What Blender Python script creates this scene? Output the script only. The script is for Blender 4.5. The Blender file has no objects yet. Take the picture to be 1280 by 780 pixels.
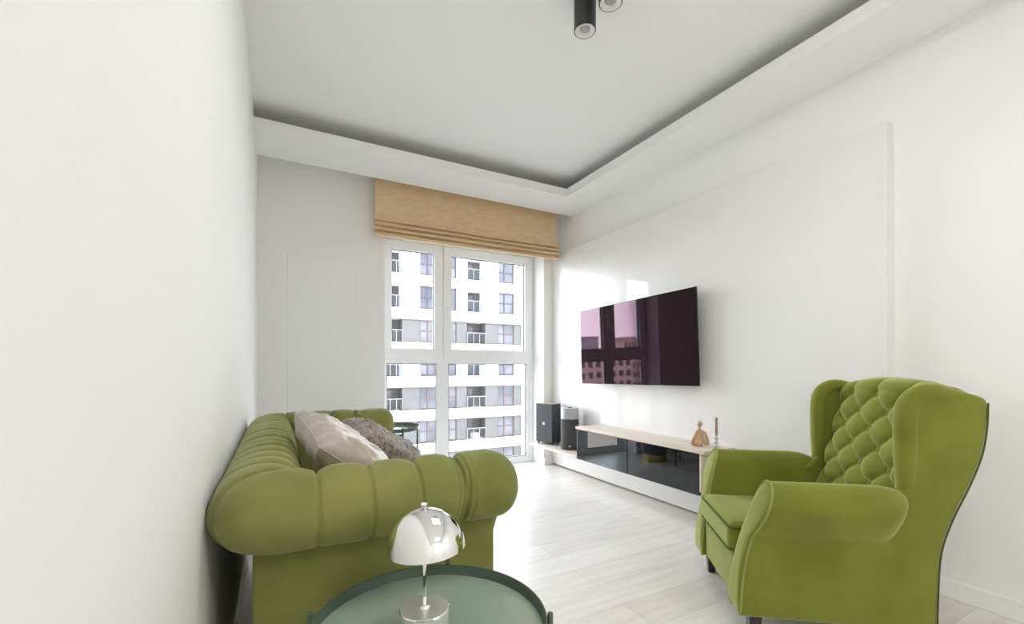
import bpy, bmesh, math, random
import numpy as np
from mathutils import Vector, Matrix, noise
random.seed(7)
PI = math.pi
S = bpy.context.scene
COL = S.collection

# ------------------------------------------------------------------ camera
CAMH = 1.07
F = 549.5
YAW = math.atan(292 / F)
cam = bpy.data.cameras.new('camera'); camo = bpy.data.objects.new('camera', cam); COL.objects.link(camo)
camo.location = (0, 0, CAMH)
camo.rotation_euler = (PI / 2, 0, -YAW)
cam.sensor_width = 36; cam.sensor_fit = 'HORIZONTAL'
cam.lens = 36 * F / 1280
cam.shift_y = 70 / 1280
cam.clip_start = 0.02; cam.clip_end = 600
S.camera = camo

# ------------------------------------------------------------------ light
EXPOSURE = 0.38
SKY = 13.5
FILL_W = 21.0
S.view_settings.view_transform = 'Standard'
S.view_settings.look = 'None'
S.view_settings.gamma = 1
S.view_settings.exposure = EXPOSURE
S.view_settings.use_curve_mapping = False
try:
    S.cycles.max_bounces = 14; S.cycles.diffuse_bounces = 8; S.cycles.glossy_bounces = 6
    S.cycles.transparent_max_bounces = 16
    S.cycles.sample_clamp_indirect = 6
    S.cycles.caustics_reflective = False; S.cycles.caustics_refractive = False
    S.cycles.use_denoising = True
except Exception:
    pass
w = bpy.data.worlds.new('world'); S.world = w; w.use_nodes = True
nt = w.node_tree; nt.nodes.clear()
out = nt.nodes.new('ShaderNodeOutputWorld'); bg = nt.nodes.new('ShaderNodeBackground')
tc = nt.nodes.new('ShaderNodeTexCoord'); sx = nt.nodes.new('ShaderNodeSeparateXYZ')
cr = nt.nodes.new('ShaderNodeValToRGB')
cr.color_ramp.elements[0].position = 0.0; cr.color_ramp.elements[0].color = (0.95, 0.95, 0.97, 1)
cr.color_ramp.elements[1].position = 0.7; cr.color_ramp.elements[1].color = (0.72, 0.84, 1.0, 1)
nt.links.new(tc.outputs['Generated'], sx.inputs[0]); nt.links.new(sx.outputs['Z'], cr.inputs[0])
nt.links.new(cr.outputs[0], bg.inputs[0]); bg.inputs[1].default_value = SKY
nt.links.new(bg.outputs[0], out.inputs[0])

def portal(name, loc, rot, sx_, sy_):
    l = bpy.data.lights.new(name, 'AREA'); l.shape = 'RECTANGLE'; l.size = sx_; l.size_y = sy_
    l.cycles.is_portal = True
    o = bpy.data.objects.new(name, l); o.location = loc; o.rotation_euler = rot; COL.objects.link(o)
portal('window_daylight', (1.72, 4.42, 1.2), (-PI / 2, 0, 0), 1.75, 2.35)

# ------------------------------------------------------------------ materials
def mat(name, col, rough=0.5, metal=0.0, coat=0.0, sheen=0.0, sheen_tint=None, spec=None, coat_rough=0.03):
    m = bpy.data.materials.new(name); m.use_nodes = True
    b = m.node_tree.nodes['Principled BSDF']
    b.inputs['Base Color'].default_value = (*col, 1)
    b.inputs['Roughness'].default_value = rough
    b.inputs['Metallic'].default_value = metal
    b.inputs['Coat Weight'].default_value = coat
    b.inputs['Coat Roughness'].default_value = coat_rough
    b.inputs['Sheen Weight'].default_value = sheen
    if sheen_tint: b.inputs['Sheen Tint'].default_value = (*sheen_tint, 1)
    if spec is not None: b.inputs['Specular IOR Level'].default_value = spec
    return m

def vary(m, c1, c2, scale=6.0, detail=4, stretch=(1, 1, 1), bump=0.0, bscale=None, pos=(0.35, 0.65), dist=0.01):
    """noise mix of two colours plus optional bump, in object space"""
    nt = m.node_tree; b = nt.nodes['Principled BSDF']
    tc = nt.nodes.new('ShaderNodeTexCoord'); mp = nt.nodes.new('ShaderNodeMapping')
    mp.inputs['Scale'].default_value = stretch
    n = nt.nodes.new('ShaderNodeTexNoise'); n.inputs['Scale'].default_value = scale; n.inputs['Detail'].default_value = detail
    r = nt.nodes.new('ShaderNodeValToRGB')
    r.color_ramp.elements[0].position = pos[0]; r.color_ramp.elements[0].color = (*c1, 1)
    r.color_ramp.elements[1].position = pos[1]; r.color_ramp.elements[1].color = (*c2, 1)
    nt.links.new(tc.outputs['Object'], mp.inputs[0]); nt.links.new(mp.outputs[0], n.inputs[0])
    nt.links.new(n.outputs[0], r.inputs[0]); nt.links.new(r.outputs[0], b.inputs['Base Color'])
    if bump:
        n2 = nt.nodes.new('ShaderNodeTexNoise'); n2.inputs['Scale'].default_value = bscale or scale * 4
        n2.inputs['Detail'].default_value = 5
        bp = nt.nodes.new('ShaderNodeBump'); bp.inputs['Strength'].default_value = bump; bp.inputs['Distance'].default_value = dist
        nt.links.new(mp.outputs[0], n2.inputs[0])
        nt.links.new(n2.outputs[0], bp.inputs['Height']); nt.links.new(bp.outputs[0], b.inputs['Normal'])
    return m

M = {}
M['wall'] = vary(mat('wall_paint', (.8, .79, .77), .75), (.865, .860, .848), (.875, .871, .860), 1.2, 2, bump=.04, bscale=90)
M['ceiling'] = mat('ceiling_paint', (.885, .88, .872), .85)
M['lacquer'] = mat('white_lacquer', (.79, .783, .772), .3, coat=.9, coat_rough=.012)
M['wall_sheen'] = mat('wall_sheen_paint', (.85, .855, .838), .5, coat=.1, coat_rough=.3)
M['trim'] = mat('white_trim', (.88, .875, .865), .4)
M['pvc'] = mat('window_pvc', (.89, .895, .895), .28)
M['gasket'] = mat('dark_gasket', (.25, .26, .28), .5)
M['steel'] = mat('steel', (.6, .6, .6), .25, 1)
M['chrome'] = mat('chrome', (.90, .90, .89), .025, 1)
M['satin'] = mat('satin_chrome', (.93, .92, .90), .5, 1)
M['silver'] = mat('silver', (.72, .68, .62), .18, 1)
M['black'] = mat('black_metal', (.022, .023, .024), .38)
M['blackleg'] = vary(mat('dark_wood', (.02, .011, .008), .3), (.018, .009, .007), (.04, .02, .014), 8, 3, (1, 1, .2))
M['subbody'] = mat('charcoal_body', (.045, .048, .053), .55)
M['cloth_dark'] = vary(mat('speaker_cloth', (.04, .04, .042), .9), (.045, .045, .047), (.07, .07, .072), 260, 2, bump=.2, bscale=300)
M['cloth_light'] = mat('light_grey_plastic', (.40, .41, .42), .4)
M['mark'] = mat('pale_mark', (.75, .75, .75), .4)
M['screen'] = mat('tv_glass', (.046, .030, .038), .02, 1.0)
M['tvback'] = mat('tv_back', (.02, .02, .022), .4)
M['mirror'] = mat('smoked_mirror', (.075, .080, .082), .01, 1.0)
M['gold'] = mat('brass', (.72, .50, .2), .22, 1)
M['wood'] = vary(mat('pale_oak', (.6, .5, .4), .45), (.60, .50, .41), (.70, .61, .52), 5, 5, (8, .6, 1), bump=.05)
M['woodend'] = vary(mat('oak_side', (.4, .3, .22), .5), (.36, .27, .19), (.46, .36, .27), 5, 5, (1, 1, .2))
M['traygreen'] = mat('green_lacquered_metal', (.38, .46, .38), .10, 0.1, coat=1.0, coat_rough=.06)
M['traydark'] = mat('dark_green_metal', (.10, .145, .11), .3, 0.3)
M['blind'] = vary(mat('tan_linen', (.5, .36, .19), .85, sheen=.15), (.70, .525, .30), (.78, .60, .37), 9, 4, (1, 1, 4), bump=.15, bscale=200)
M['figure'] = vary(mat('carved_sandalwood', (.55, .38, .24), .5), (.50, .33, .19), (.66, .48, .32), 14, 4, (1, 1, .4), bump=.1)
M['candle'] = mat('taupe_candle', (.27, .22, .17), .45)
M['candlebase'] = mat('silver_glass', (.75, .75, .72), .08, .8)
M['lens'] = mat('lamp_lens', (.42, .41, .39), .25)
M['ring'] = mat('white_ring', (.74, .73, .71), .35)
M['pouf'] = vary(mat('grey_velvet', (.12, .12, .14), .8, sheen=.5), (.10, .10, .12), (.16, .16, .19), 8)

def velvet(name, c1, c2, tint, sh):
    m = mat(name, c1, .82, sheen=sh, sheen_tint=tint, spec=.15)
    m.node_tree.nodes['Principled BSDF'].inputs['Sheen Roughness'].default_value = .45
    vary(m, c1, c2, 4.5, 5, bump=.12, bscale=16, dist=.004)
    return m
M['sofa'] = velvet('olive_velvet', (.165, .175, .044), (.240, .243, .075), (.85, .88, .62), .3)
M['chair'] = velvet('lime_velvet', (.145, .164, .020), (.190, .212, .030), (.88, .94, .52), .5)
M['piping'] = mat('velvet_piping', (.27, .31, .085), .85, spec=.1)
M['piping_dark'] = mat('velvet_piping_dark', (.085, .10, .025), .85, spec=.1)
M['pillow'] = vary(mat('beige_satin', (.5, .42, .34), .42, sheen=.3), (.40, .335, .275), (.50, .43, .36), 5, 4, bump=.35, bscale=9, dist=.02)
M['greypillow'] = vary(mat('grey_plush', (.22, .22, .21), .9, sheen=.6), (.16, .16, .15), (.30, .30, .29), 40, 4, bump=.5, bscale=120)

def knit():
    m = mat('knit_wool', (.4, .33, .27), .95, sheen=.6)
    nt = m.node_tree; b = nt.nodes['Principled BSDF']
    tc = nt.nodes.new('ShaderNodeTexCoord'); mp = nt.nodes.new('ShaderNodeMapping'); mp.inputs['Scale'].default_value = (16, 60, 30)
    n = nt.nodes.new('ShaderNodeTexNoise'); n.inputs['Scale'].default_value = 2.2; n.inputs['Detail'].default_value = 4; n.inputs['Distortion'].default_value = 1.0
    r = nt.nodes.new('ShaderNodeValToRGB')
    r.color_ramp.elements[0].position = .35; r.color_ramp.elements[0].color = (.075, .055, .04, 1)
    r.color_ramp.elements[1].position = .62; r.color_ramp.elements[1].color = (.36, .285, .225, 1)
    bp = nt.nodes.new('ShaderNodeBump'); bp.inputs['Strength'].default_value = .9; bp.inputs['Distance'].default_value = .01
    L = nt.links.new
    L(tc.outputs['Object'], mp.inputs[0]); L(mp.outputs[0], n.inputs[0]); L(n.outputs[0], r.inputs[0]); L(r.outputs[0], b.inputs['Base Color'])
    L(n.outputs[0], bp.inputs['Height']); L(bp.outputs[0], b.inputs['Normal'])
    return m
M['knit'] = knit()

def floor_mat():
    m = mat('pale_oak_laminate', (.7, .66, .62), .33, coat=.15, coat_rough=.2)
    nt = m.node_tree; b = nt.nodes['Principled BSDF']; L = nt.links.new
    tc = nt.nodes.new('ShaderNodeTexCoord')
    br = nt.nodes.new('ShaderNodeTexBrick'); br.inputs['Scale'].default_value = 1
    br.inputs['Brick Width'].default_value = 1.38; br.inputs['Row Height'].default_value = .19
    br.inputs['Mortar Size'].default_value = .0012; br.offset = .37; br.inputs['Bias'].default_value = -.1
    br.inputs['Color1'].default_value = (.78, .745, .70, 1); br.inputs['Color2'].default_value = (.70, .66, .61, 1)
    br.inputs['Mortar'].default_value = (.50, .46, .42, 1)
    L(tc.outputs['Object'], br.inputs[0])
    mp = nt.nodes.new('ShaderNodeMapping'); mp.inputs['Scale'].default_value = (.9, 9, 1)
    n = nt.nodes.new('ShaderNodeTexNoise'); n.inputs['Scale'].default_value = 2.2; n.inputs['Detail'].default_value = 6; n.inputs['Roughness'].default_value = .6
    L(tc.outputs['Object'], mp.inputs[0]); L(mp.outputs[0], n.inputs[0])
    r = nt.nodes.new('ShaderNodeValToRGB'); r.color_ramp.elements[0].position = .3; r.color_ramp.elements[0].color = (.84, .815, .79, 1)
    r.color_ramp.elements[1].position = .62; r.color_ramp.elements[1].color = (1, 1, 1, 1)
    L(n.outputs[0], r.inputs[0])
    mx = nt.nodes.new('ShaderNodeMix'); mx.data_type = 'RGBA'; mx.blend_type = 'MULTIPLY'; mx.inputs[0].default_value = .9
    L(br.outputs['Color'], mx.inputs[6]); L(r.outputs[0], mx.inputs[7]); L(mx.outputs[2], b.inputs['Base Color'])
    return m
M['floor'] = floor_mat()

def glass_mat(name, tint=(1, 1, 1), refl=1.0):
    m = bpy.data.materials.new(name); m.use_nodes = True; nt = m.node_tree; nt.nodes.clear(); L = nt.links.new
    o = nt.nodes.new('ShaderNodeOutputMaterial'); mx = nt.nodes.new('ShaderNodeMixShader')
    t = nt.nodes.new('ShaderNodeBsdfTransparent'); t.inputs[0].default_value = (*tint, 1)
    g = nt.nodes.new('ShaderNodeBsdfGlossy'); g.inputs['Roughness'].default_value = 0.01
    f = nt.nodes.new('ShaderNodeFresnel'); f.inputs[0].default_value = 1.45
    k = nt.nodes.new('ShaderNodeMath'); k.operation = 'MULTIPLY'; k.inputs[1].default_value = refl
    L(f.outputs[0], k.inputs[0]); L(k.outputs[0], mx.inputs[0]); L(t.outputs[0], mx.inputs[1]); L(g.outputs[0], mx.inputs[2]); L(mx.outputs[0], o.inputs[0])
    return m
M['glass'] = glass_mat('window_glass', (.97, .98, .98), .6)

# outside
M['f_white'] = mat('facade_white', (.62, .61, .60), .8)
M['f_grey'] = vary(mat('facade_grey', (.13, .128, .125), .8), (.030, .0295, .029), (.034, .0335, .033), .8)
M['f_line'] = mat('facade_shadow_edge_line', (.03, .03, .03), .6)
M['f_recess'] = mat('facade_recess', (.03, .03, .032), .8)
M['f_frame1'] = mat('violet_grey_frame', (.030, .026, .036), .5, spec=.1)
M['f_frame2'] = mat('red_brown_frame', (.050, .032, .031), .5, spec=.1)
M['f_pane'] = vary(mat('facade_pane', (.1, .12, .15), .3, spec=.15), (.024, .027, .034), (.058, .060, .066), .45, 2)
M['f_rail'] = mat('balcony_rail', (.07, .07, .073), .4)
M['f_railglass'] = glass_mat('balcony_glass', (.72, .76, .80), .25)
M['f_tan'] = mat('city_wall', (.50, .40, .34), .9)
M['f_winrow'] = mat('city_window', (.09, .075, .08), .8)
M['f_haze'] = mat('city_haze_grey', (.34, .31, .33), .9)  # skyline and tan blocks are lightened in colour to imitate haze
M['f_roof'] = mat('city_roof', (.06, .045, .04), .9)
M['ground'] = vary(mat('street_ground', (.1, .1, .09), .9), (.16, .16, .13), (.30, .28, .26), .15)
M['tree'] = vary(mat('tree_crown', (.03, .05, .02), .9), (.02, .035, .012), (.05, .07, .03), .8)

# ------------------------------------------------------------------ mesh helpers
def link(name, me, m=None, parent=None, smooth=False, auto=None):
    o = bpy.data.objects.new(name, me); COL.objects.link(o)
    if m is not None: me.materials.append(m)
    if smooth: me.shade_smooth()
    if auto is not None:
        me.shade_smooth()
        try: me.set_sharp_from_angle(angle=math.radians(auto))
        except Exception: pass
    if parent is not None: o.parent = parent
    return o

def pyobj(name, v, f, m=None, parent=None, smooth=False, auto=None):
    me = bpy.data.meshes.new(name); me.from_pydata([tuple(map(float, p)) for p in v], [], f); me.update()
    bm = bmesh.new(); bm.from_mesh(me); bmesh.ops.recalc_face_normals(bm, faces=bm.faces); bm.to_mesh(me); bm.free()
    return link(name, me, m, parent, smooth, auto)

def bm_box(bm, x0, x1, y0, y1, z0, z1):
    vs = [bm.verts.new(p) for p in ((x0, y0, z0), (x1, y0, z0), (x1, y1, z0), (x0, y1, z0), (x0, y0, z1), (x1, y0, z1), (x1, y1, z1), (x0, y1, z1))]
    for f in ((0, 3, 2, 1), (4, 5, 6, 7), (0, 1, 5, 4), (1, 2, 6, 5), (2, 3, 7, 6), (3, 0, 4, 7)):
        bm.faces.new([vs[i] for i in f])

def boxes(name, L, m, parent=None, bevel=0.0, seg=2):
    bm = bmesh.new()
    for b in L: bm_box(bm, *b)
    me = bpy.data.meshes.new(name); bm.to_mesh(me); bm.free()
    o = link(name, me, m, parent)
    if bevel:
        md = o.modifiers.new('bevel', 'BEVEL'); md.width = bevel; md.segments = seg; md.limit_method = 'ANGLE'
        me.shade_smooth()
        try: me.set_sharp_from_angle(angle=math.radians(35))
        except Exception: pass
        md.harden_normals = False
    return o

def lathe(name, prof, m, parent=None, seg=48, loc=(0, 0, 0), auto=40):
    """prof: list of (r,z)"""
    v = []; f = []
    n = len(prof)
    for i in range(seg):
        a = 2 * PI * i / seg
        for r, z in prof: v.append((loc[0] + r * math.cos(a), loc[1] + r * math.sin(a), loc[2] + z))
    for i in range(seg):
        j = (i + 1) % seg
        for k in range(n - 1):
            f.append((i * n + k, j * n + k, j * n + k + 1, i * n + k + 1))
    me = bpy.data.meshes.new(name); me.from_pydata(v, [], f); me.update()
    bm = bmesh.new(); bm.from_mesh(me); bmesh.ops.remove_doubles(bm, verts=bm.verts, dist=1e-6)
    bmesh.ops.recalc_face_normals(bm, faces=bm.faces); bm.to_mesh(me); bm.free()
    return link(name, me, m, parent, auto=auto)

def tube(name, pts, r, m, parent=None, seg=10, closed=False):
    """sweep a circle along points (r number or list)"""
    P = [Vector(p) for p in pts]; n = len(P); v = []; f = []
    prev = None
    for i, p in enumerate(P):
        a = P[(i - 1) % n] if (closed or i > 0) else p
        b = P[(i + 1) % n] if (closed or i < n - 1) else p
        t = (b - a).normalized()
        if prev is None:
            up = Vector((0, 0, 1)) if abs(t.z) < .9 else Vector((1, 0, 0))
            x = t.cross(up).normalized()
        else:
            x = (prev - t * prev.dot(t)).normalized()
        prev = x; y = t.cross(x)
        rr = r[i] if isinstance(r, (list, tuple)) else r
        for k in range(seg):
            a_ = 2 * PI * k / seg
            v.append(p + (x * math.cos(a_) + y * math.sin(a_)) * rr)
    m_ = n if closed else n - 1
    for i in range(m_):
        j = (i + 1) % n
        for k in range(seg):
            f.append((i * seg + k, j * seg + k, j * seg + (k + 1) % seg, i * seg + (k + 1) % seg))
    if not closed:
        f.append(tuple(range(seg))[::-1]); f.append(tuple((n - 1) * seg + k for k in range(seg)))
    return pyobj(name, v, f, m, parent, auto=50)

def prism(name, outline, a0, a1, axis, m, parent=None, bevel=0.0, seg=4):
    """outline list of 2D; extruded along axis ('x': outline=(y,z); 'y': outline=(x,z); 'z': outline=(x,y))"""
    def P(p, a):
        return (a, p[0], p[1]) if axis == 'x' else (p[0], a, p[1]) if axis == 'y' else (p[0], p[1], a)
    n = len(outline)
    v = [P(p, a0) for p in outline] + [P(p, a1) for p in outline]
    f = [tuple(range(n)), tuple(range(n, 2 * n))[::-1]] + [(i, (i + 1) % n, n + (i + 1) % n, n + i) for i in range(n)]
    o = pyobj(name, v, f, m, parent)
    if bevel:
        md = o.modifiers.new('bevel', 'BEVEL'); md.width = bevel; md.segments = seg; md.limit_method = 'ANGLE'; md.angle_limit = math.radians(50)
        md.use_clamp_overlap = True
        o.data.shade_smooth()
    return o

def smooth_curve(P, n=8, closed=False):
    """Catmull-Rom"""
    P = [np.array(p, float) for p in P]; N = len(P); out = []
    rng = range(N) if closed else range(N - 1)
    for i in rng:
        p0 = P[(i - 1) % N] if closed or i > 0 else P[0]
        p1 = P[i]; p2 = P[(i + 1) % N]
        p3 = P[(i + 2) % N] if closed or i + 2 < N else P[-1]
        for k in range(n):
            t = k / n
            out.append(.5 * ((2 * p1) + (-p0 + p2) * t + (2 * p0 - 5 * p1 + 4 * p2 - p3) * t * t + (-p0 + 3 * p1 - 3 * p2 + p3) * t ** 3))
    if not closed: out.append(P[-1])
    return out

def tag(o, label=None, cat=None, group=None, kind=None):
    if label: o['label'] = label
    if cat: o['category'] = cat
    if group: o['group'] = group
    if kind: o['kind'] = kind
    return o

def thing(name, label, cat, loc=(0, 0, 0), rz=0, group=None):
    o = bpy.data.objects.new(name, None); COL.objects.link(o); o.location = loc; o.rotation_euler = (0, 0, rz)
    o.empty_display_size = .1
    return tag(o, label, cat, group)

def struct(o): o['kind'] = 'structure'; return o

def dup(root, loc=None, rz=None, label=None):
    r = root.copy(); COL.objects.link(r)
    if loc is not None: r.location = loc
    if rz is not None: r.rotation_euler = (0, 0, rz)
    if label: r['label'] = label
    for ch in list(root.children):
        c = ch.copy(); COL.objects.link(c); c.parent = r
        for g in list(ch.children):
            d = g.copy(); COL.objects.link(d); d.parent = c
    return r

# ------------------------------------------------------------------ room shell
XL, XR, XP = -.15, 2.77, 2.70        # left wall, right wall, lacquered panel front
YB, YF, YW = -3.0, 4.12, 4.35        # back wall, far wall face, window plane
ZC, ZS, ZL = 2.85, 2.68, 2.754       # ceiling, soffit underside, lip top
WX0, WX1, WZ1 = .862, 2.586, 2.34

struct(boxes('floor', [(XL - .1, XR + .1, YB - .1, YW + .12, -.1, 0)], M['floor']))
struct(boxes('ceiling', [(XL - .1, XR + .1, YB - .1, YW + .12, ZC, ZC + .1)], M['ceiling']))
struct(boxes('wall_left', [(XL - .1, XL, YB, YW + .1, 0, ZC)], M['wall']))
struct(boxes('wall_right', [(XR, XR + .1, YB, YW + .1, 0, ZC)], M['wall']))
struct(boxes('wall_far', [(XL, WX0, YF, YW + .1, 0, ZC), (WX1, XR, YF, YW + .1, 0, ZC), (WX0, WX1, YF, YW + .1, WZ1, ZC)], M['wall']))
struct(boxes('wall_back', [(XL, XR, YB - .1, YB, 0, ZC)], M['wall']))
# dropped perimeter soffit with its lip and the closing board towards the curtain recess
o = boxes('trim_1', [(XL, XR, 3.406, 3.83, ZS, ZS + .018), (2.393, XR, YB, 3.406, ZS, ZS + .018),
                     (XL, 2.393, 3.406, 3.424, ZS + .018, ZL), (2.393, 2.411, YB, 3.424, ZS + .018, ZL),
                     (XL, XR, 3.812, 3.83, ZS + .018, ZC)], M['ceiling'])
struct(o)
# glossy lacquered wall panel on the right
struct(boxes('trim_2', [(XP, XR, 1.068, YF, .012, 2.315)], M['lacquer'], bevel=.002))
# faint satin panel on far wall
struct(boxes('trim_3', [(.065, .62, YF - .006, YF, .09, 2.03)], M['wall_sheen'], bevel=.004))
struct(boxes('baseboard_right', [(XR - .016, XR, YB, 1.066, 0, .085)], M['trim'], bevel=.003))
struct(boxes('baseboard_far', [(XL, WX0, YF - .014, YF, 0, .08), (WX1, XP, YF - .014, YF, 0, .08)], M['trim'], bevel=.003))
struct(boxes('baseboard_left', [(XL, XL + .014, YB, YF - .015, 0, .08)], M['trim'], bevel=.003))

def sash(name, x0, x1, z0, z1, fw, y0, y1, parent, gl_y):
    """rectangular frame ring, gasket line and pane"""
    fr = boxes(name, [(x0, x1, y0, y1, z0, z0 + fw), (x0, x1, y0, y1, z1 - fw, z1), (x0, x0 + fw, y0, y1, z0 + fw, z1 - fw), (x1 - fw, x1, y0, y1, z0 + fw, z1 - fw)], M['pvc'], parent, bevel=.004)
    a, b, c, d = x0 + fw, x1 - fw, z0 + fw, z1 - fw; g = .009; yy = gl_y - .012
    boxes('gasket', [(a, b, yy, gl_y, c, c + g), (a, b, yy, gl_y, d - g, d), (a, a + g, yy, gl_y, c + g, d - g), (b - g, b, yy, gl_y, c + g, d - g)], M['gasket'], fr)
    boxes('pane', [(a, b, gl_y, gl_y + .006, c, d)], M['glass'], fr)
    return fr

win = thing('window_1', None, None, ((WX0 + WX1) / 2, YW, 0)); struct(win)
wx = -(WX0 + WX1) / 2
def wloc(o):  # build in world coordinates, then shift into the window's frame
    for c in o.children_recursive:
        if c.parent == o: c.location = (-o.location[0], -o.location[1], 0)
boxes('frame', [(WX0, WX1, YW, YW + .07, .0, .05), (WX0, WX1, YW, YW + .07, 2.28, WZ1), (WX0, WX0 + .05, YW, YW + .07, .05, 2.28), (WX1 - .05, WX1, YW, YW + .07, .05, 2.28),
                (1.46, 1.54, YW, YW + .07, .05, 2.28), (WX0 + .05, 1.46, YW, YW + .07, 1.13, 1.21), (1.54, WX1 - .05, YW, YW + .07, 1.13, 1.21)], M['pvc'], win, bevel=.003)
sash('upper_sash', WX0 + .025, 1.494, 1.17, 2.325, .088, YW - .018, YW + .05, win, YW + .02)
sash('upper_sash', 1.506, WX1 - .03, 1.17, 2.325, .088, YW - .018, YW + .05, win, YW + .02)
sash('lower_pane_frame', WX0 + .03, 1.475, .03, 1.155, .04, YW + .005, YW + .05, win, YW + .025)
sash('lower_pane_frame', 1.525, WX1 - .05, .03, 1.155, .04, YW + .005, YW + .05, win, YW + .025)
h = boxes('handle', [(1.53, 1.556, YW - .034, YW - .018, 1.62, 1.70), (1.534, 1.552, YW - .058, YW - .034, 1.66, 1.682), (1.534, 1.552, YW - .066, YW - .05, 1.55, 1.682)], M['pvc'], win, bevel=.003)
wloc(win)

# ------------------------------------------------------------------ roman blind
bl = thing('roman_blind', 'tan linen roman blind, half raised, folds stacked above the tall window', 'blind', (1.69, 3.97, 2.23))
def blind_fabric():
    prof = [(0, .62), (0, .40), (.0, .20), (-.012, .165), (-.035, .145), (-.048, .150), (-.03, .158)]
    # stacked folds as a zigzag seen from the side (y outward negative)
    z = .155
    P = [(0, .60), (0, .45), (0, .30), (-.006, .215), (-.022, .172), (-.040, .150), (-.044, .138), (-.030, .136),
         (-.012, .140), (-.010, .134), (-.030, .122), (-.050, .108), (-.054, .096), (-.040, .094), (-.014, .100), (-.012, .093),
         (-.034, .080), (-.056, .062), (-.058, .050), (-.044, .048), (-.016, .056), (-.014, .048), (-.036, .034), (-.054, .014), (-.052, .002), (-.034, .0), (-.008, .004), (.006, .03), (.008, .3), (.008, .60)]
    NX = 60; v = []; f = []; n = len(P)
    for i in range(NX + 1):
        t = i / NX; x = -.955 + 1.91 * t
        for k, (py, pz) in enumerate(P):
            wv = noise.noise(Vector((t * 3.0, k * .35, 1.3))) * .010 + noise.noise(Vector((t * 9.0, k * .8, 4.2))) * .004
            edge = 1 if pz > .25 else 1
            sag = -.006 * math.sin(PI * t) if pz < .25 else 0
            v.append((x + (0.012 if pz < .2 else 0) * (2 * t - 1), py + (wv if pz < .3 else wv * .3), pz + sag + (wv * .7 if pz < .22 else 0)))
    for i in range(NX):
        for k in range(n):
            f.append((i * n + k, i * n + (k + 1) % n, (i + 1) * n + (k + 1) % n, (i + 1) * n + k))
    f.append(tuple(range(n))); f.append(tuple(NX * n + k for k in range(n)))
    return pyobj('fabric', v, f, M['blind'], bl, auto=60)
blind_fabric()
boxes('headrail', [(-.95, .95, .008, .05, .585, .62)], M['trim'], bl)
tube('cord', [(.935, .02, .58), (.935, .022, .2), (.935, .02, -.1)], .0018, M['trim'], bl, 6)
bl.location = (1.705, 3.99, 2.235)

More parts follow.
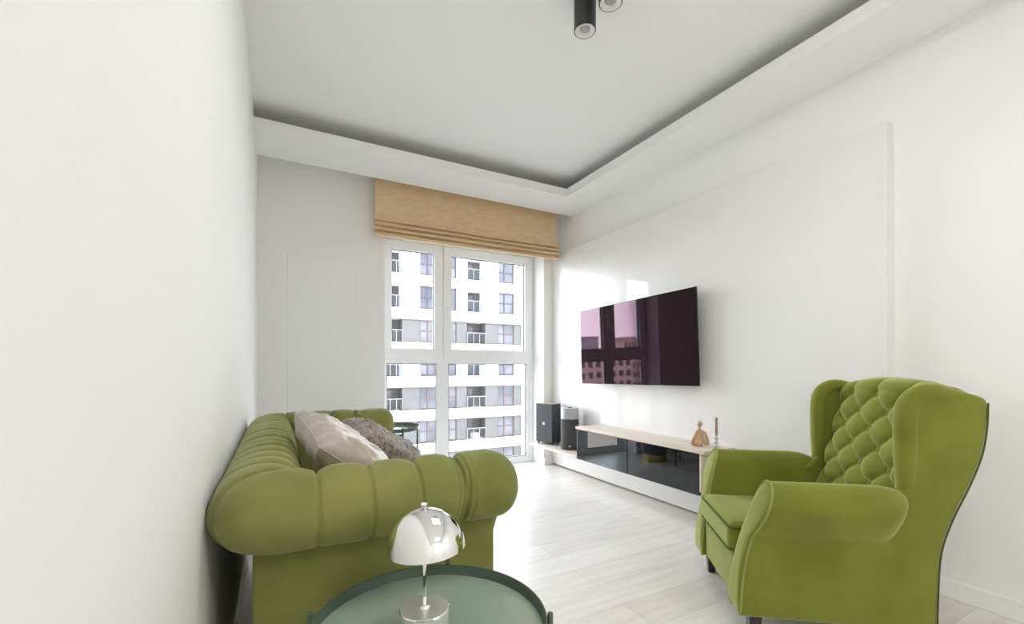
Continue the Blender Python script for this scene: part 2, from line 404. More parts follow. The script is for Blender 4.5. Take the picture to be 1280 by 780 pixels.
# ------------------------------------------------------------------ chesterfield sofa
def sofa():
    Y0, Y1, XB, XFR = 1.222, 2.80, -.024, .556
    root = thing('chesterfield_sofa', 'olive green velvet chesterfield sofa with rolled tufted arms along the left wall', 'sofa', (.27, 2.0, 0))
    # ---- the U-shaped rolled arms and back, split in three parts at the corners
    sec = smooth_curve([(-.005, .60), (.006, .632), (.050, .634), (.096, .650), (.124, .694), (.124, .738), (.098, .785), (.050, .812), (-.004, .820),
                        (-.052, .804), (-.085, .765), (-.098, .71), (-.104, .62), (-.108, .52), (-.110, .42), (-.05, .41), (-.005, .42), (-.005, .52)], 5, True)
    sec = np.array(sec); ns = len(sec)
    # outward section normals
    nx = np.roll(sec, -1, 0) - np.roll(sec, 1, 0)
    nrm = np.stack([nx[:, 1], -nx[:, 0]], 1); nrm /= np.linalg.norm(nrm, axis=1)[:, None] + 1e-9
    c = np.array([0., .72])
    if ((sec - c) * nrm).sum() < 0: nrm = -nrm
    # path
    R = .045; path = []; step = .0032
    def seg(p, q):
        n = max(2, int(np.linalg.norm(np.array(q) - np.array(p)) / step))
        for i in range(n): path.append(tuple(np.array(p) + (np.array(q) - np.array(p)) * i / n))
    def arc(cx, cy, a0, a1):
        n = int(abs(a1 - a0) * R / step) + 6
        for i in range(n):
            a = a0 + (a1 - a0) * i / n; path.append((cx + R * math.cos(a), cy + R * math.sin(a)))
    seg((XFR, Y0), (XB + R, Y0)); i1 = len(path)
    arc(XB + R, Y0 + R, -PI / 2, -PI); i2 = len(path)
    seg((XB, Y0 + R), (XB, Y1 - R)); i3 = len(path)
    arc(XB + R, Y1 - R, PI, PI / 2); i4 = len(path)
    seg((XB + R, Y1), (XFR, Y1)); path.append((XFR, Y1))
    path = np.array(path); n = len(path)
    d = np.roll(path, -1, 0) - np.roll(path, 1, 0); d[0] = path[1] - path[0]; d[-1] = path[-1] - path[-2]
    d /= np.linalg.norm(d, axis=1)[:, None]
    outw = np.stack([-d[:, 1], d[:, 0]], 1)      # left of travel
    # travel: -x along near arm ; outward should be -y
    if outw[0][1] > 0: outw = -outw
    L = np.concatenate([[0], np.cumsum(np.linalg.norm(np.diff(path, axis=0), axis=1))]); T = L[-1]
    SPa = .122; SPb = .106; OFF = .106
    lc = np.array([0, L[i1], L[i4 - 1], T])
    phk = np.interp(L, [0, L[i1], L[i4 - 1], T], [0, L[i1] / SPa, L[i1] / SPa + (L[i4 - 1] - L[i1]) / SPb, L[i1] / SPa + (L[i4 - 1] - L[i1]) / SPb + (T - L[i4 - 1]) / SPa])
    def ring(p, ow, l, sc=1.0, off=(0, 0), lend=None):
        pts = []
        dist_end = min(l, T - l) if lend is None else 0
        fade = max(0, min(1, (dist_end - .065) / .03))
        for k in range(ns):
            a, z = sec[k]
            # height weight: how much tufting: none under roll, little outside, strong on top and inside
            ang = math.atan2(z - .73, a)      # outside 0, top pi/2, inside pi
            if z < .60 and a < -.02: wt = 1.0
            elif a > -.02 and z < .645: wt = 0.15
            else: wt = min(1, max(0, (ang - .75) / 1.1))
            ph = float(np.interp(l, L, phk)) - OFF / SPa
            SP = SPb if L[i1] < l < L[i4 - 1] else SPa
            # diamond pattern on the inside, straight pleats outside
            inside = z < .80 and a < -.06
            v_ = (.80 - z) / .10 if inside else 0
            if inside:
                p1 = (ph + v_ / 2); p2 = (ph - v_ / 2)
                g = (abs(math.sin(PI * p1)) * abs(math.sin(PI * p2))) ** .45
            else:
                g = abs(math.sin(PI * ph)) ** .5
            fr = abs(ph - round(ph)) * SP
            crease = math.exp(-(fr / .004) ** 2)
            wt = wt * wt * (3 - 2 * wt)
            disp = -(.010 if not inside else .022) * wt * (1 - g) * fade - (.0065 + .003 * wt) * crease * fade
            if not inside and 0.9 < ang < 2.6:   # button dimples on top-inside
                disp -= .024 * math.exp(-(fr / .016) ** 2) * math.exp(-((ang - 1.95) / .35) ** 2) * fade
            # gathered folds near the arm ends
            if lend is None and .06 < dist_end < .17 and a > -.06:
                gw = math.exp(-((dist_end - .108) / .022) ** 2)
                disp += gw * (.0042 * math.sin(2 * PI * (dist_end + .10 * (z - .74)) / .017) - .007)
            disp += .003 * noise.noise(Vector((p[0] * 9, p[1] * 9, z * 9 + a * 5)))
            a2 = (a + nrm[k][0] * disp); z2 = z + nrm[k][1] * disp
            if sc != 1.0:
                a2 = .008 + (a2 - .008) * sc
                z2 = (.735 + (z2 - .735) * sc) if z2 > .6 else (.6 + (z2 - .6)) 
            ow_ = max(0, min(1, (z - .615) / .03))
            if ow_ < 1 and sc != 1.0: a2 = a2 if z > .6 else max(-.1, a2)
            pts.append((p[0] + ow[0] * a2 + off[0] * ow_, p[1] + ow[1] * a2 + off[1] * ow_, z2))
        return pts
    def build(name, ia, ib, cap0=False, cap1=False):
        V = []; 
        if cap0:
            for j in range(9, 0, -1):
                th = j / 9 * PI / 2 * .96
                V.append(ring(path[0], outw[0], 0, sc=.25 + .75 * math.cos(th), off=(.082 * math.sin(th), 0), lend=0))
        for i in range(ia, ib): V.append(ring(path[i], outw[i], L[i]))
        if cap1:
            for j in range(1, 10):
                th = j / 9 * PI / 2 * .96
                V.append(ring(path[-1], outw[-1], T, sc=.25 + .75 * math.cos(th), off=(.082 * math.sin(th), 0), lend=0))
        v = [p for r_ in V for p in r_]; f = []
        for i in range(len(V) - 1):
            for k in range(ns):
                f.append((i * ns + k, i * ns + (k + 1) % ns, (i + 1) * ns + (k + 1) % ns, (i + 1) * ns + k))
        if cap0: f.append(tuple(range(ns)))
        if cap1: f.append(tuple((len(V) - 1) * ns + k for k in range(ns)))
        o = pyobj(name, v, f, M['sofa'], root, smooth=True)
        o.location = (-root.location[0], -root.location[1], 0)
        return o
    m1 = (i1 + i2) // 2; m2 = (i3 + i4) // 2
    build('armrest', 0, m1 + 1, cap0=True)
    build('backrest', m1, m2 + 1)
    build('armrest', m2, n, cap1=True)
    def P(o): o.location = (-root.location[0], -root.location[1], 0); return o
    P(boxes('side_panel', [(-.055, .585, Y0 - .005, Y0 + .10, .10, .655)], M['sofa'], root, bevel=.008, seg=3))
    P(boxes('side_panel', [(-.055, .585, Y1 - .10, Y1 + .005, .10, .655)], M['sofa'], root, bevel=.008, seg=3))
    P(boxes('back_panel', [(-.055, .05, Y0 + .102, Y1 - .102, .10, .655)], M['sofa'], root, bevel=.008, seg=3))
    P(boxes('front_rail', [(.50, .60, Y0 + .102, Y1 - .102, .10, .30)], M['sofa'], root, bevel=.02, seg=3))
    P(boxes('seat_base', [(.052, .498, Y0 + .102, Y1 - .102, .14, .30)], M['sofa'], root))
    ym = (Y0 + Y1) / 2
    for a, b in ((Y0 + .118, ym - .004), (ym + .004, Y1 - .118)):
        P(boxes('seat_cushion', [(.10, .62, a, b, .302, .455)], M['sofa'], root, bevel=.04, seg=5))
    for x, y in ((.0, Y0 + .06), (.53, Y0 + .06), (.0, Y1 - .06), (.53, Y1 - .06)):
        lathe('leg', [(0, 0), (.018, 0), (.022, .01), (.033, .05), (.028, .085), (.036, .10), (0, .10)], M['blackleg'], root, 24, (x - root.location[0], y - root.location[1], 0))
sofa()

# ------------------------------------------------------------------ cushions on the sofa
def cushion(name, label, c, ex, ey, W, H, T, m, group=None, seed=0, wr=.006, seamm=None):
    """pillow centred at c; ex, ey span its face"""
    ex = Vector(ex).normalized(); ez = ex.cross(Vector(ey)).normalized(); ey = ez.cross(ex)
    N = 44; v = []; f = []; idx = {}
    def P(i, j, s):
        u = -1 + 2 * i / N; q = -1 + 2 * j / N
        # pinch the edges between the corners
        pu = u * (1 - .10 * (1 - q * q) * abs(u) ** 3) ; pq = q * (1 - .10 * (1 - u * u) * abs(q) ** 3)
        h = (max(0, 1 - u ** 4) * max(0, 1 - q ** 4)) ** .42
        nn = noise.noise(Vector((u * 2.3 + seed, q * 2.3, s * 2))) * wr * 1.5 + noise.noise(Vector((u * 7 + seed, q * 7 + 3, s * 2))) * wr
        return Vector((pu * W / 2, pq * H / 2, s * (h * (T / 2) + (nn if 0 < h else 0) * min(1, h * 1.5))))
    for s in (1, -1):
        for i in range(N + 1):
            for j in range(N + 1):
                edge = i in (0, N) or j in (0, N)
                if s == -1 and edge: idx[(i, j, s)] = idx[(i, j, 1)]; continue
                idx[(i, j, s)] = len(v); v.append(P(i, j, s))
        for i in range(N):
            for j in range(N):
                f.append((idx[(i, j, s)], idx[(i + 1, j, s)], idx[(i + 1, j + 1, s)], idx[(i, j + 1, s)]))
    o = pyobj(name, v, f, m, None, smooth=True)
    R = Matrix((ex, ey, ez)).transposed().to_4x4(); R.translation = Vector(c)
    o.matrix_world = R
    tag(o, label, 'cushion', group)
    # welt along the seam
    ring = [P(i, 0, 1) for i in range(N)] + [P(N, j, 1) for j in range(N)] + [P(N - i, N, 1) for i in range(N)] + [P(0, N - j, 1) for j in range(N)]
    t = tube('seam', ring, .0028, seamm or m, o, 6, closed=True)
    return o
cushion('throw_cushion', 'large pale beige satin cushion leaning on the sofa back', (.262, 1.765, .712), (-.054, .45, .068), (.34, .10, -.28), .49, .47, .15, M['pillow'], seed=1, wr=.012)
cushion('throw_cushion', 'brown chunky textured wool cushion behind the beige satin one', (.458, 2.225, .672), (-.03, .40, .05), (.32, -.04, -.226), .41, .37, .15, M['knit'], seed=5, wr=.014)
cushion('throw_cushion', 'dark grey plush cushion peeking out behind the brown wool cushion', (.600, 2.50, .605), (.1, 1, .0), (.8, -.1, -.5), .25, .24, .13, M['greypillow'], seed=9, wr=.01)

# ------------------------------------------------------------------ wing armchair
def armchair():
    P0 = Vector((1.60, 1.07, 0)); b = Vector((.794, -.608, 0)).normalized(); wv = Vector((.608, .794, 0)).normalized()
    W = .68
    org = P0 + wv * (W / 2)
    root = thing('wing_armchair', 'lime green velvet wing armchair with diamond-tufted back standing by the right wall', 'armchair', org, math.atan2(b.y, b.x))
    ve = M['chair']
    for sg in (-1, 1):        # near side -1, far side +1
        def Q(q): return sg * (W / 2 - q)      # q measured inward from the outer side
        # side panel with wing, as a slab outline in (s,z)
        ol = smooth_curve([(.035, .30), (.05, .45), (.09, .56), (.30, .57), (.47, .575), (.530, .62), (.552, .70), (.554, .80), (.552, .88), (.562, .945), (.597, .985), (.64, .997),
                           (.72, .985), (.785, .965), (.800, .935), (.797, .86), (.782, .76), (.745, .65), (.69, .52), (.655, .40), (.645, .25), (.642, .115)], 5)
        ol = [tuple(p) for p in ol] + [(.35, .113), (.02, .11), (.012, .2)]
        a0, a1 = sorted((Q(.0), Q(.062)))
        sp = prism('side_panel', ol, a0, a1, 'y', ve, root, bevel=.022, seg=5)
        # armrest: scroll section lofted front to back
        fo = smooth_curve([(.000, .115), (.0, .22), (.002, .32), (-.006, .41), (-.040, .462), (-.074, .530), (-.070, .590), (-.036, .627), (.006, .636), (.042, .612), (.064, .56), (.082, .48),
                           (.104, .38), (.118, .27), (.122, .18), (.122, .115), (.06, .112)], 4, True)
        fo = np.array(fo); n = len(fo)
        def sf(z):
            t = max(0, min(1, (z - .11) / .52)); return -.028 + .10 * t ** 1.7
        rings = []
        cen = np.array([.045, .40])
        # front face, puffed
        for j in range(7):
            k = (j + .6) / 7.0; bulge = -.016 * math.sqrt(max(0, 1 - k ** 2.6))
            rings.append([(sf(z) + bulge, cen_q + (q - cen_q) * k, cz + (z - cz) * k) for (q, z) in fo for cen_q, cz in [(.03 if z > .45 else .06, cen[1])]] if False else
                         [(sf(cen[1] + (z - cen[1]) * k) + bulge, (cen[0] + (q - cen[0]) * k), cen[1] + (z - cen[1]) * k) for (q, z) in fo])
        for t in (0.0, .008, .05, .12, .2, .28, .36, .42):
            rings.append([(sf(z) * max(0, 1 - t / .3) + t + (.07 * min(1, t / .3) if z > .3 else 0) * 0 , q, z) for (q, z) in fo])
        for j in range(1, 8):
            th = j / 7 * PI / 2
            k = math.cos(th * .97); s_ = .42 + .125 * math.sin(th)
            rings.append([(s_, .03 + (q - .03) * (k if z > .4 else 1), (.585 + (z - .585) * k) if z > .4 else z) for (q, z) in fo])
        v = [(p[0], Q(p[1]), p[2]) for r_ in rings for p in r_]; f = [tuple(range(n))]
        for i in range(len(rings) - 1):
            for k in range(n):
                f.append((i * n + k, i * n + (k + 1) % n, (i + 1) * n + (k + 1) % n, (i + 1) * n + k))
        f.append(tuple((len(rings) - 1) * n + k for k in range(n)))
        # side flat bodies below the roll must not poke out: clip the lower ring to the panel plane
        ar = pyobj('armrest', v, f, ve, root, auto=60)
        pts = [(sf(z) - .001, Q(q), z) for (q, z) in fo[:int(n * .94)]]
        tube('piping', pts, .0045, M['piping'], ar, 8)
        # wing edge piping along the back corner
        pp = [(.800, Q(.001), .945)] + [(s_, Q(.001), z_) for s_, z_ in ((.797, .86), (.782, .76), (.745, .65), (.69, .52), (.655, .40), (.645, .25), (.642, .12))]
        tube('piping', [(p[0] - .004, p[1], p[2]) for p in smooth_curve(pp, 4)], .003, M['piping_dark'], sp, 8)
        # padded roll along the wing's front and top edge
        wr = smooth_curve([(.560, Q(.031), .585), (.557, Q(.031), .68), (.556, Q(.031), .79), (.556, Q(.031), .875), (.566, Q(.031), .935), (.600, Q(.031), .968), (.645, Q(.031), .975), (.715, Q(.031), .962), (.775, Q(.031), .944)], 5)
        wr = [tuple(p) for p in wr]
        rad = [.030 + .007 * min(1, i / 8) for i in range(len(wr))]
        rad = [r_ * (1 - .45 * max(0, (i - len(wr) * .75) / (len(wr) * .25))) for i, r_ in enumerate(rad)]
        w_ = tube('wing_roll', wr, rad, ve, root, 20); w_.data.shade_smooth()
    # ---- back: tufted front surface with rolled top and plain rear
    NQ, NZ = 110, 130
    qa, qb = -(W / 2 - .060), (W / 2 - .060)
    def top(q): return 1.030 - .045 * (abs(q) / (W / 2)) ** 2.2
    def front(q, z): return .515 + (z - .42) * .235 + .018 * (abs(q) / (W / 2)) ** 2
    def rear(z):
        zs = [.10, .25, .40, .52, .65, .76, .86, .96, 1.2]; ss = [.640, .642, .652, .688, .742, .778, .792, .795, .795]
        return float(np.interp(z, zs, ss)) - .006
    a, bb = .089, .075
    v = []; f = []
    for i in range(NQ + 1):
        q = qa + (qb - qa) * i / NQ
        tp = top(q)
        for k in range(NZ + 1):
            t = k / NZ; z = .40 + (tp - .012 - .40) * t
            s = front(q, z)
            U = q / a; Vv = (z - .955) / bb
            p1 = (U + Vv) / 2; p2 = (U - Vv) / 2
            g = (abs(math.sin(PI * p1)) * abs(math.sin(PI * p2))) ** .72
            # nearest button
            bd = 9
            for iu in range(int(math.floor(U)) - 1, int(math.floor(U)) + 3):
                for iv in range(int(math.floor(Vv)) - 1, int(math.floor(Vv)) + 3):
                    if (iu + iv) % 2 == 0 and iv <= 0:
                        bd = min(bd, math.hypot((U - iu) * a, (Vv - iv) * bb))
            edge = min(1, (qb - abs(q)) / .04)
            if z > .955: # above top button row: pleats run straight up
                fu = abs(math.sin(PI * U / 2)) ** .6
                g2 = fu; tt = min(1, (z - .955) / .03); g = g * (1 - tt) + g2 * tt * .9 + .0
            s2 = s - .031 * g * (.35 + .65 * edge) + .013 * math.exp(-(bd / .017) ** 2) + .003 * noise.noise(Vector((q * 14, z * 14, 2)))
            # roll over the top
            e = (tp - z) / .05
            if e < 1: s2 += .05 * (1 - math.sqrt(max(0, 1 - (1 - max(e, 0)) ** 2)))
            v.append((s2, q, z))
        # over the top to the rear
        s_top = v[-1][0]; zt = v[-1][2]
        M_ = 14
        for k in range(1, M_ + 1):
            t = k / M_; sr = rear(zt)
            v.append((s_top + (sr - s_top) * t, q, zt + .016 * math.sin(PI * min(1, t)) - .022 * t ** 2))
        zr = v[-1][2]
        for k in range(1, 25):
            z = zr + (.115 - zr) * k / 24; v.append((rear(z), q, z))
    rowlen = NZ + 1 + 14 + 24
    for i in range(NQ):
        for k in range(rowlen - 1):
            f.append((i * rowlen + k, (i + 1) * rowlen + k, (i + 1) * rowlen + k + 1, i * rowlen + k + 1))
        f.append((i * rowlen + rowlen - 1, (i + 1) * rowlen + rowlen - 1, (i + 1) * rowlen, i * rowlen))
    f.append(tuple(range(rowlen))); f.append(tuple(NQ * rowlen + k for k in range(rowlen)))
    back = pyobj('backrest', v, f, ve, root, smooth=True)
    # buttons
    for iv in range(0, -8, -1):
        for iu in range(-3, 4):
            if (iu + iv) % 2 == 0:
                q, z = iu * a, .955 + iv * bb
                if abs(q) > qb - .03 or z < .44: continue
                s = front(q, z) + .006
                bo = lathe('button', [(0, .006), (.006, .0055), (.0105, .002), (.011, -.003), (0, -.004)], ve, back, 16)
                bo.matrix_local = Matrix.Translation((s, q, z)) @ Matrix.Rotation(-PI / 2, 4, 'Y')
    # ---- seat
    boxes('front_rail', [(-.012, .05, -(W / 2 - .115), W / 2 - .115, .112, .30)], ve, root, bevel=.015, seg=4)
    boxes('seat_base', [(.05, .64, -(W / 2 - .066), W / 2 - .066, .13, .295)], ve, root)
    # cushion: crowned rounded box
    c = boxes('seat_cushion', [(-.035, .56, -(W / 2 - .112), W / 2 - .112, .300, .432)], ve, root, bevel=.036, seg=6)
    def rr(x0, x1, y0, y1, z, r, n=8):
        pts = []
        for cx, cy, a0 in ((x1 - r, y1 - r, 0), (x0 + r, y1 - r, PI / 2), (x0 + r, y0 + r, PI), (x1 - r, y0 + r, 1.5 * PI)):
            for k in range(n + 1): pts.append((cx + r * math.cos(a0 + PI / 2 * k / n), cy + r * math.sin(a0 + PI / 2 * k / n), z))
        return pts
    hw = W / 2 - .112
    tube('piping', rr(-.033, .55, -hw, hw, .412, .035), .0048, M['piping_dark'], c, 8, closed=True)
    tube('piping', rr(-.033, .55, -hw, hw, .318, .035), .0048, M['piping_dark'], c, 8, closed=True)
    # legs
    for s_, q in ((.035, -.295), (.035, .295), (.60, -.29), (.60, .29)):
        kk = .016; h1 = .024
        v = [(s_ - kk, q - kk, 0), (s_ + kk, q - kk, 0), (s_ + kk, q + kk, 0), (s_ - kk, q + kk, 0), (s_ - h1, q - h1, .118), (s_ + h1, q - h1, .118), (s_ + h1, q + h1, .118), (s_ - h1, q + h1, .118)]
        pyobj('leg', v, [(0, 3, 2, 1), (4, 5, 6, 7), (0, 1, 5, 4), (1, 2, 6, 5), (2, 3, 7, 6), (3, 0, 4, 7)], M['blackleg'], root)
armchair()

# ------------------------------------------------------------------ media unit
XC = 2.40
mu = thing('media_cabinet', 'long floating media cabinet with smoked mirror doors and pale oak top', 'cabinet', (2.55, 2.6, .24))
ox, oy, oz = mu.location
def MB(o): o.location = (-ox, -oy, -oz); return o
MB(boxes('top_board', [(XC - .004, XP, 1.90, 3.275, .515, .537)], M['wood'], mu, bevel=.002))
MB(boxes('carcass', [(XC + .02, XP, 1.95, 3.262, .266, .514), (XC + .02, XP, 1.94, 1.9495, .266, .514)], M['woodend'], mu))
MB(boxes('end_panel', [(XC + .002, XP, 1.925, 1.9395, .266, .514)], M['wood'], mu, bevel=.002))
MB(boxes('low_shelf', [(XC, XP, 3.264, 4.118, .242, .265)], M['wood'], mu, bevel=.002))
MB(boxes('bottom_board', [(XC + .019, XP, 1.925, 3.262, .244, .265)], M['trim'], mu))
d1 = MB(boxes('door', [(XC + .002, XC + .018, 2.609, 3.262, .243, .512)], M['mirror'], mu, bevel=.0015))
d2 = MB(boxes('door', [(XC + .002, XC + .018, 1.945, 2.601, .243, .512)], M['mirror'], mu, bevel=.0015))
MB(boxes('door_gap_strip', [(XC + .008, XC + .0195, 2.602, 2.608, .243, .512)], M['black'], mu))
MB(boxes('door_gap_strip', [(XC + .003, XC + .0195, 1.9400, 1.9445, .243, .512)], M['black'], mu))

# television
def tv():
    # corners measured on a plane near the lacquered wall
    y0, y1, z0, z1 = 2.119, 3.468, .930, 1.634
    cy, cz = (y0 + y1) / 2, (z0 + z1) / 2
    r = thing('television', 'slim wall-mounted television with purple-tinted glossy screen above the media cabinet', 'television', (2.607, cy, cz))
    hw, hh = (y1 - y0) / 2, (z1 - z0) / 2
    boxes('screen', [(-.004, 0, -hw + .002, hw - .002, -hh + .002, hh - .002)], M['screen'], r)
    boxes('back_case', [(.0005, .010, -hw, hw, -hh, hh)], M['tvback'], r, bevel=.001)
    boxes('electronics_box', [(.010, .045, -.36, .36, -hh + .02, -.02)], M['tvback'], r, bevel=.006)
    boxes('wall_bracket', [(.045, .085, -.2, .2, -.15, -.04)], M['black'], r)
    r.rotation_euler = (math.radians(-1.0), math.radians(-1.4), 0)
tv()

# subwoofer
sw = thing('subwoofer_box', 'charcoal box subwoofer with small square badge on the low oak shelf', 'speaker', (2.51, 3.84, .2655), math.radians(18.4))
# local: x along right face, y along the badge face
boxes('cabinet', [(0, .150, 0, .215, .022, .425)], M['subbody'], sw, bevel=.002)
boxes('top_plate', [(.001, .149, .001, .214, .4255, .4285)], M['woodend'], sw)
boxes('badge', [(-.0022, -.0002, .098, .124, .205, .232)], M['mark'], sw)
for x, y in ((.02, .02), (.13, .02), (.02, .195), (.13, .195)):
    lathe('foot', [(0, 0), (.008, 0), (.011, .021), (0, .021)], M['black'], sw, 16, (x, y, 0))

# cylinder speaker
cs = thing('cylinder_speaker', 'dark cylindrical speaker with light grey top band beside the box subwoofer', 'speaker', (2.565, 3.60, .2655))
lathe('fabric_body', [(0, 0), (.082, 0), (.088, .006), (.088, .300), (0, .300)], M['cloth_dark'], cs, 64)
lathe('top_band', [(0, .3005), (.0885, .3005), (.0885, .402), (.084, .408), (0, .408)], M['cloth_light'], cs, 64)
lathe('control_knob', [(0, .4085), (.022, .4085), (.022, .414), (0, .415)], M['black'], cs, 32)
a_ = math.atan2(-3.6, -2.565)
bd = boxes('badge', [(-.0012, .0012, -.007, .007, .030, .045)], M['mark'], cs); bd.location = (.0892 * math.cos(a_), .0892 * math.sin(a_), 0); bd.rotation_euler = (0, 0, a_)

# carved figurine: two robed figures leaning together
fg = thing('carved_figurine', 'small carved wooden figurine of a seated robed form on the oak cabinet top', 'figurine', (2.545, 2.055, .5375), math.radians(-38))
def blob_loft(name, rings, m, parent, seg=22):
    v = []; f = []
    for (cx, cy, z, rx, ry) in rings:
        for k in range(seg):
            a = 2 * PI * k / seg; v.append((cx + rx * math.cos(a), cy + ry * math.sin(a), z))
    for i in range(len(rings) - 1):
        for k in range(seg):
            f.append((i * seg + k, i * seg + (k + 1) % seg, (i + 1) * seg + (k + 1) % seg, (i + 1) * seg + k))
    f.append(tuple(range(seg))); f.append(tuple((len(rings) - 1) * seg + k for k in range(seg)))
    return pyobj(name, v, f, m, parent, smooth=True)
body = blob_loft('body', [(-.012, .0, 0, .034, .024), (-.012, 0, .03, .031, .022), (-.008, 0, .07, .022, .018), (-.002, 0, .105, .014, .013), (0, 0, .125, .008, .008), (0, 0, .134, .007, .007)], M['figure'], fg)
blob_loft('head', [(0, 0, .128, .006, .006), (0, 0, .134, .013, .013), (.002, 0, .148, .018, .017), (.001, 0, .162, .016, .015), (0, 0, .172, .009, .009), (0, 0, .175, .003, .003)], M['figure'], fg)
tube('leg', [(.012, 0, .10), (.020, 0, .06), (.030, 0, .03), (.040, 0, .0085)], [.009, .011, .010, .0085], M['figure'], fg, 12)
tube('arm', [(-.016, -.008, .108), (-.028, -.012, .080), (-.044, -.008, .045), (-.052, 0, .010)], [.008, .009, .009, .009], M['figure'], fg, 12)
tube('arm', [(.014, -.006, .106), (.034, -.010, .090), (.048, -.006, .050), (.056, 0, .010)], [.008, .009, .011, .010], M['figure'], fg, 12)

# candlestick
ca = thing('candlestick', 'slim taupe candle in a silver candlestick at the end of the oak cabinet top', 'candlestick', (2.60, 1.965, .5375))
lathe('holder', [(0, 0), (.021, 0), (.022, .004), (.008, .010), (.006, .018), (.013, .026), (.014, .032), (.006, .040), (.007, .048), (.014, .058), (.014, .064), (.007, .072), (.010, .080), (.010, .088), (0, .088)], M['candlebase'], ca, 32)
lathe('candle', [(0, .0885), (.0085, .0885), (.0085, .196), (.005, .199), (0, .199)], M['candle'], ca, 24)

# ------------------------------------------------------------------ side tables
def tray_table(loc, R, H, rz, label, rod=.0065, lean=False):
    t = thing('side_table', label, 'side table', loc, rz, 'round green tray tables')
    tr = lathe('tray', [(0, H - .004), (R - .006, H - .004), (R - .004, H - .002), (R - .004, H + .0005), (R - .010, H), (0, H)], M['traygreen'], t, 96, auto=50)
    # darker rim
    lathe('rim', [(R - .0038, H - .002), (R + .0015, H), (R + .0032, H + .004), (R + .0035, H + .025), (R + .002, H + .0262), (R - .0005, H + .025), (R - .002, H + .004), (R - .0038, H + .0006), (R - .0038, H - .002)], M['traydark'], t, 96, auto=30)
    rr = R + .0036 + rod
    for k in range(4):
        a = k * PI / 2; x, y = rr * math.cos(a), rr * math.sin(a)
        lathe('leg', [(0, 0), (rod - .001, 0), (rod, .002), (rod, H + .033), (rod - .0015, H + .0345), (0, H + .0345)], M['traydark'], t, 16, (x, y, 0))
    ring = [(rr * .999 * math.cos(2 * PI * k / 64), rr * .999 * math.sin(2 * PI * k / 64), .10) for k in range(64)]
    tube('lower_ring', ring, .004, M['traydark'], t, 8, closed=True)
    return t
tray_table((.291, .925, 0), .25, .505, -YAW, 'round green metal tray table in front of the sofa arm, holding the chrome lamp')
tray_table((.735, 3.36, 0), .225, .61, .2, 'tall round green tray table beyond the sofa, near the window', rod=.0075)

# pouf
pf = thing('pouf', 'round grey velvet pouf with brass base beyond the sofa', 'pouf', (.94, 3.74, 0))
lathe('seat', [(0, .085), (.13, .085), (.145, .10), (.15, .18), (.15, .30), (.145, .36), (.11, .385), (0, .39)], M['pouf'], pf, 64, auto=60)
lathe('base', [(0, 0), (.132, 0), (.136, .004), (.136, .082), (.13, .084), (0, .084)], M['gold'], pf, 64)

# ------------------------------------------------------------------ table lamp
lp = thing('table_lamp', 'chrome mushroom table lamp with dome shade standing on the round green tray', 'lamp', (.272, .905, .5055))
lathe('base', [(0, 0), (.050, 0), (.052, .002), (.052, .0585), (.0505, .0595), (0, .0595)], M['chrome'], lp, 72, auto=30)
lathe('base_plate', [(0, .0596), (.0508, .0596), (.0495, .0606), (.012, .0616), (.0095, .067), (0, .067)], M['satin'], lp, 72, auto=30)
lathe('stem', [(0, .067), (.0042, .067), (.0042, .250), (0, .250)], M['chrome'], lp, 24)
prof = [(.081 * math.cos(a), .084 * math.sin(a) - .076) for a in [PI / 2 * k / 24 for k in range(24)]] + [(.004, .008)]
inn = [(.079 * math.cos(a), .0815 * math.sin(a) - .076) for a in [PI / 2 * k / 24 for k in range(24)]] + [(.004, .0055)]
shade = lathe('lamp_shade', prof + inn[::-1] + [prof[0]], M['chrome'], lp, 96, auto=60)
shade.matrix_local = Matrix.Translation((0, 0, .261)) @ Matrix.Rotation(math.radians(-3.5), 4, Vector((math.sin(YAW), math.cos(YAW), 0)))
lathe('finial', [(0, .004), (.005, .004), (.005, .0095), (.0075, .0105), (.0075, .016), (.006, .0175), (0, .0178)], M['steel'], shade, 24)
for a in (0.6, 0.6 + 2 * PI / 3, 0.6 + 4 * PI / 3):
    tube('spoke', [(0, 0, -.018), (.03 * math.cos(a), .03 * math.sin(a), -.012), (.058 * math.cos(a), .058 * math.sin(a), -.0220)], .0015, M['steel'], shade, 6)

# ------------------------------------------------------------------ ceiling lights
def spot(name, loc, label, on=0):
    s = thing(name, label, 'ceiling light', loc, 0, 'black ceiling spotlights')
    lathe('housing', [(0, 0), (.052, 0), (.052, -.162), (.050, -.164), (.0475, -.162), (.0475, -.150), (0, -.150)], M['black'], s, 48)
    lathe('ring', [(.0472, -.160), (.0472, -.1635), (.030, -.158), (.024, -.1505), (.0472, -.1505), (.0472, -.160)], M['ring'], s, 48)
    lathe('lens', [(0, -.1545), (.023, -.1545), (.0235, -.151), (0, -.1505)], M['lens'], s, 32)
    return s
sp1 = spot('ceiling_spotlight', (1.30, 1.70, ZC), 'black cylindrical ceiling spotlight, the fuller and further of the pair')
dup(sp1, (1.30, 1.515, ZC), None, 'black cylindrical ceiling spotlight cut off by the top edge of the photo')

# added fill panels out of view, brightening the room beyond its window light
def fill_panel(x, y, label, power=1.0):
    s = thing('added_fill_panel', label, 'ceiling light', (x, y, ZC), 0, 'added square fill light panels out of view')
    boxes('frame', [(-.42, .42, -.42, .42, -.035, 0)], M['trim'], s, bevel=.003)
    l = bpy.data.lights.new('fill_light', 'AREA'); l.shape = 'SQUARE'; l.size = .78; l.energy = FILL_W * power; l.color = (.985, .99, 1.0)
    o = bpy.data.objects.new('fill_light', l); COL.objects.link(o); o.parent = s; o.location = (0, 0, -.04)
    return s
fill_panel(1.22, .93, 'added white square fill light panel overhead, nearer the camera than the spotlights', .58)
fill_panel(1.35, -1.9, 'added white square fill light panel near the rear wall', 1.25)

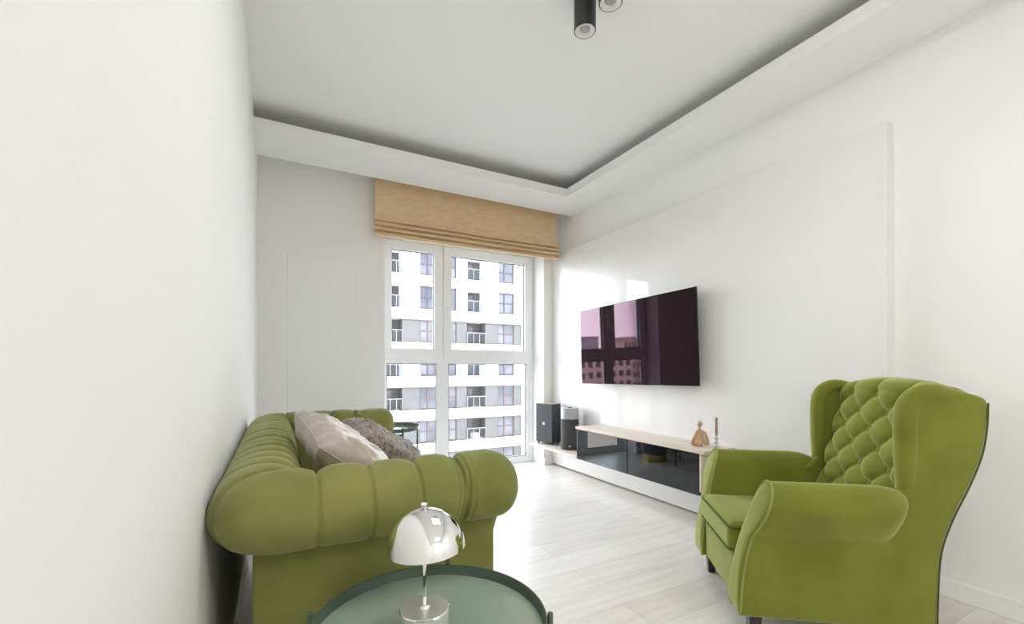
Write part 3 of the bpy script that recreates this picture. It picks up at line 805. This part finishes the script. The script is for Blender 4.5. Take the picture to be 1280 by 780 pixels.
# ------------------------------------------------------------------ outside
tag(boxes('street_ground', [(-160, 90, 8, 220, -24.2, -24)], M['ground']), kind='structure')
YFAC = 38.0
bd = thing('apartment_building', 'white and grey apartment block with recessed balconies seen through the tall window', 'building', (15, YFAC, -24))
bx0, by0, bz0 = bd.location
def BB(o): o.location = (-bx0, -by0, -bz0); return o
pitch = 2.98; TOP0 = 11.35; HH = 2.08
colsW = {'A': (7.9, 9.5), 'W2': (11.0, 12.55), 'W3': (13.0, 14.5), 'B': (15.5, 17.4), 'W4': (18.7, 20.5), 'C': (23.2, 25.0)}
order = ['A', 'W2', 'W3', 'B', 'W4', 'C']
X0, X1 = 3.0, 34.0
white = []; grey = []; lines = []
rows = list(range(-2, 9))
white.append((X0, X1, YFAC + 1.6, YFAC + 14, -24, TOP0 + 2.4 * pitch + 1))
for k in rows:
    zt = TOP0 - pitch * k; zb = zt - HH
    isg = k in (2, 4, 5, 6, 7, 8)
    # band above the row
    white.append((X0, X1, YFAC, YFAC + 1.6, zt, zt + pitch - HH))
    xs = [X0] + [c for n_ in order for c in colsW[n_]] + [X1]
    for i in range(0, len(xs), 2):
        a, b_ = xs[i], xs[i + 1]
        if isg:
            if a < 21.2 < b_:
                grey.append((a, 21.3, YFAC + .15, YFAC + 1.6, zb, zt)); white.append((21.3, b_, YFAC, YFAC + 1.6, zb, zt))
            elif a > 21.3: white.append((a, b_, YFAC, YFAC + 1.6, zb, zt))
            else: grey.append((a, b_, YFAC + .15, YFAC + 1.6, zb, zt))
        else:
            white.append((a, b_, YFAC, YFAC + 1.6, zb, zt))
    if isg:
        lines.append((X0, 21.3, YFAC + .05, YFAC + .15, zt - .10, zt)); lines.append((X0, 21.3, YFAC + .02, YFAC + .15, zb, zb + .05))  # upper dark strip paints the shadow under the white band; lower one matches
white.append((X0, X1, YFAC, YFAC + 1.6, -24, TOP0 - pitch * 8 - HH))
BB(boxes('wall', white, M['f_white'], bd)); 
for g_ in grey: BB(boxes('grey_cladding', [g_], M['f_grey'], bd))
BB(boxes('shadow_edge_lines', lines, M['f_line'], bd))
for k in range(-1, 8):
    zt = TOP0 - pitch * k; zb = zt - HH
    isg = k in (2, 4, 5, 6, 7)
    fm = M['f_frame2'] if isg else M['f_frame1']
    for n_ in order[:5]:
        a, b_ = colsW[n_]
        if n_ in ('A', 'B'):
            y = YFAC + 1.3
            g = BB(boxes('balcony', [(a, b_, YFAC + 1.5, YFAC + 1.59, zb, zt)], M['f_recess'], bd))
            m1_ = a + (b_ - a) * .62
            d_ = boxes('balcony_door', [(a + .1, m1_, y, y + .1, zb + .05, zb + .15), (a + .1, m1_, y, y + .1, zt - .35, zt - .22), (a + .1, a + .2, y, y + .1, zb + .15, zt - .35), (m1_ - .1, m1_, y, y + .1, zb + .15, zt - .35), ((a + m1_) / 2 - .04, (a + m1_) / 2 + .04, y, y + .1, zb + .15, zt - .35)], fm, g)
            boxes('pane', [(a + .2, m1_ - .1, y + .03, y + .07, zb + .15, zt - .35)], M['f_pane'], g)
            yr = YFAC + .02
            rl = [(a, b_, yr, yr + .05, zb + 1.02, zb + 1.08)] + [(x, x + .05, yr, yr + .05, zb + .03, zb + 1.02) for x in np.linspace(a, b_ - .05, 4)]
            r_ = boxes('railing', rl, M['f_rail'], g)
            boxes('railing_glass', [(a + .05, b_ - .05, yr + .02, yr + .03, zb + .1, zb + 1.02)], M['f_railglass'], g)
            if k == 5 and n_ == 'B':
                lathe('patio_bench', [(0, 0), (.45, 0), (.5, .25), (.42, .5), (0, .55)], M['f_tan'], g, 16, (16.6, YFAC + .8, zb + .02))
        else:
            y = YFAC + .22; t_ = .11; zz = zb + .05
            if isg: t_ = .08
            xm = (a + b_) / 2 if n_ != 'W4' else a + (b_ - a) * .42
            zm = zz + (zt - zz) * (.5)
            fr = BB(boxes('window', [(a, b_, y, y + .12, zz, zz + t_), (a, b_, y, y + .12, zt - t_, zt), (a, a + t_, y, y + .12, zz + t_, zt - t_), (b_ - t_, b_, y, y + .12, zz + t_, zt - t_),
                                     (xm - .06, xm + .06, y, y + .12, zz + t_, zt - t_), (a + t_, xm - .06, y, y + .12, zm - .05, zm + .05), (xm + .06, b_ - t_, y, y + .12, zm - .05, zm + .05)], fm, bd))
            boxes('pane', [(a + t_, b_ - t_, y + .05, y + .09, zz + t_, zt - t_)], M['f_pane'], fr)
# city seen to the left (mirrored in the television)
def block(x0, x1, y0, y1, z1, label, m, wins=0, rowsn=4):
    t = thing('city_building', label, 'building', ((x0 + x1) / 2, (y0 + y1) / 2, -24))
    o = boxes('wall', [(x0, x1, y0, y1, -24, z1), (x0 - .3, x1 + .3, y0 - .3, y1 + .3, z1, z1 + .5)], m, t); o.location = (-t.location[0], -t.location[1], 24)
    if wins:
        L_ = []
        for r_ in range(rowsn):
            for i in range(wins):
                wd = (x1 - x0) / wins; xx = x0 + wd * (i + .25); zz = z1 - 1.2 - r_ * 3.0
                L_.append((xx, xx + wd * .55, y0 - .06, y0, zz - 1.6, zz))
        q = boxes('window_panes', L_, M['f_winrow'], t); q.location = (-t.location[0], -t.location[1], 24)
block(-104, -86, 100, 110, 5.5, 'low tan building with rows of dark windows mirrored in the television', M['f_tan'], 12, 5)
block(-85, -66, 96, 110, .5, 'lowest tan building left of the apartment block', M['f_tan'], 7, 4)
cx = [(-156, 158, 8, 9), (-142, 150, 3, 14), (-127, 162, 9, 8), (-116, 150, 5, 10), (-104, 158, 12, 7), (-93, 150, 6, 10), (-82, 160, 4, 12), (-69, 152, 9, 8), (-60, 160, 5, 11)]
adj = ['narrow', 'widest', 'slim', 'squat', 'tallest', 'plain', 'wide low', 'slender', 'blocky']
for (x, y, z, wd), a_ in zip(cx, adj):
    block(x, x + wd, y, y + 10, z, a_ + ' distant tower of the skyline mirrored in the television', M['f_haze'], 0)
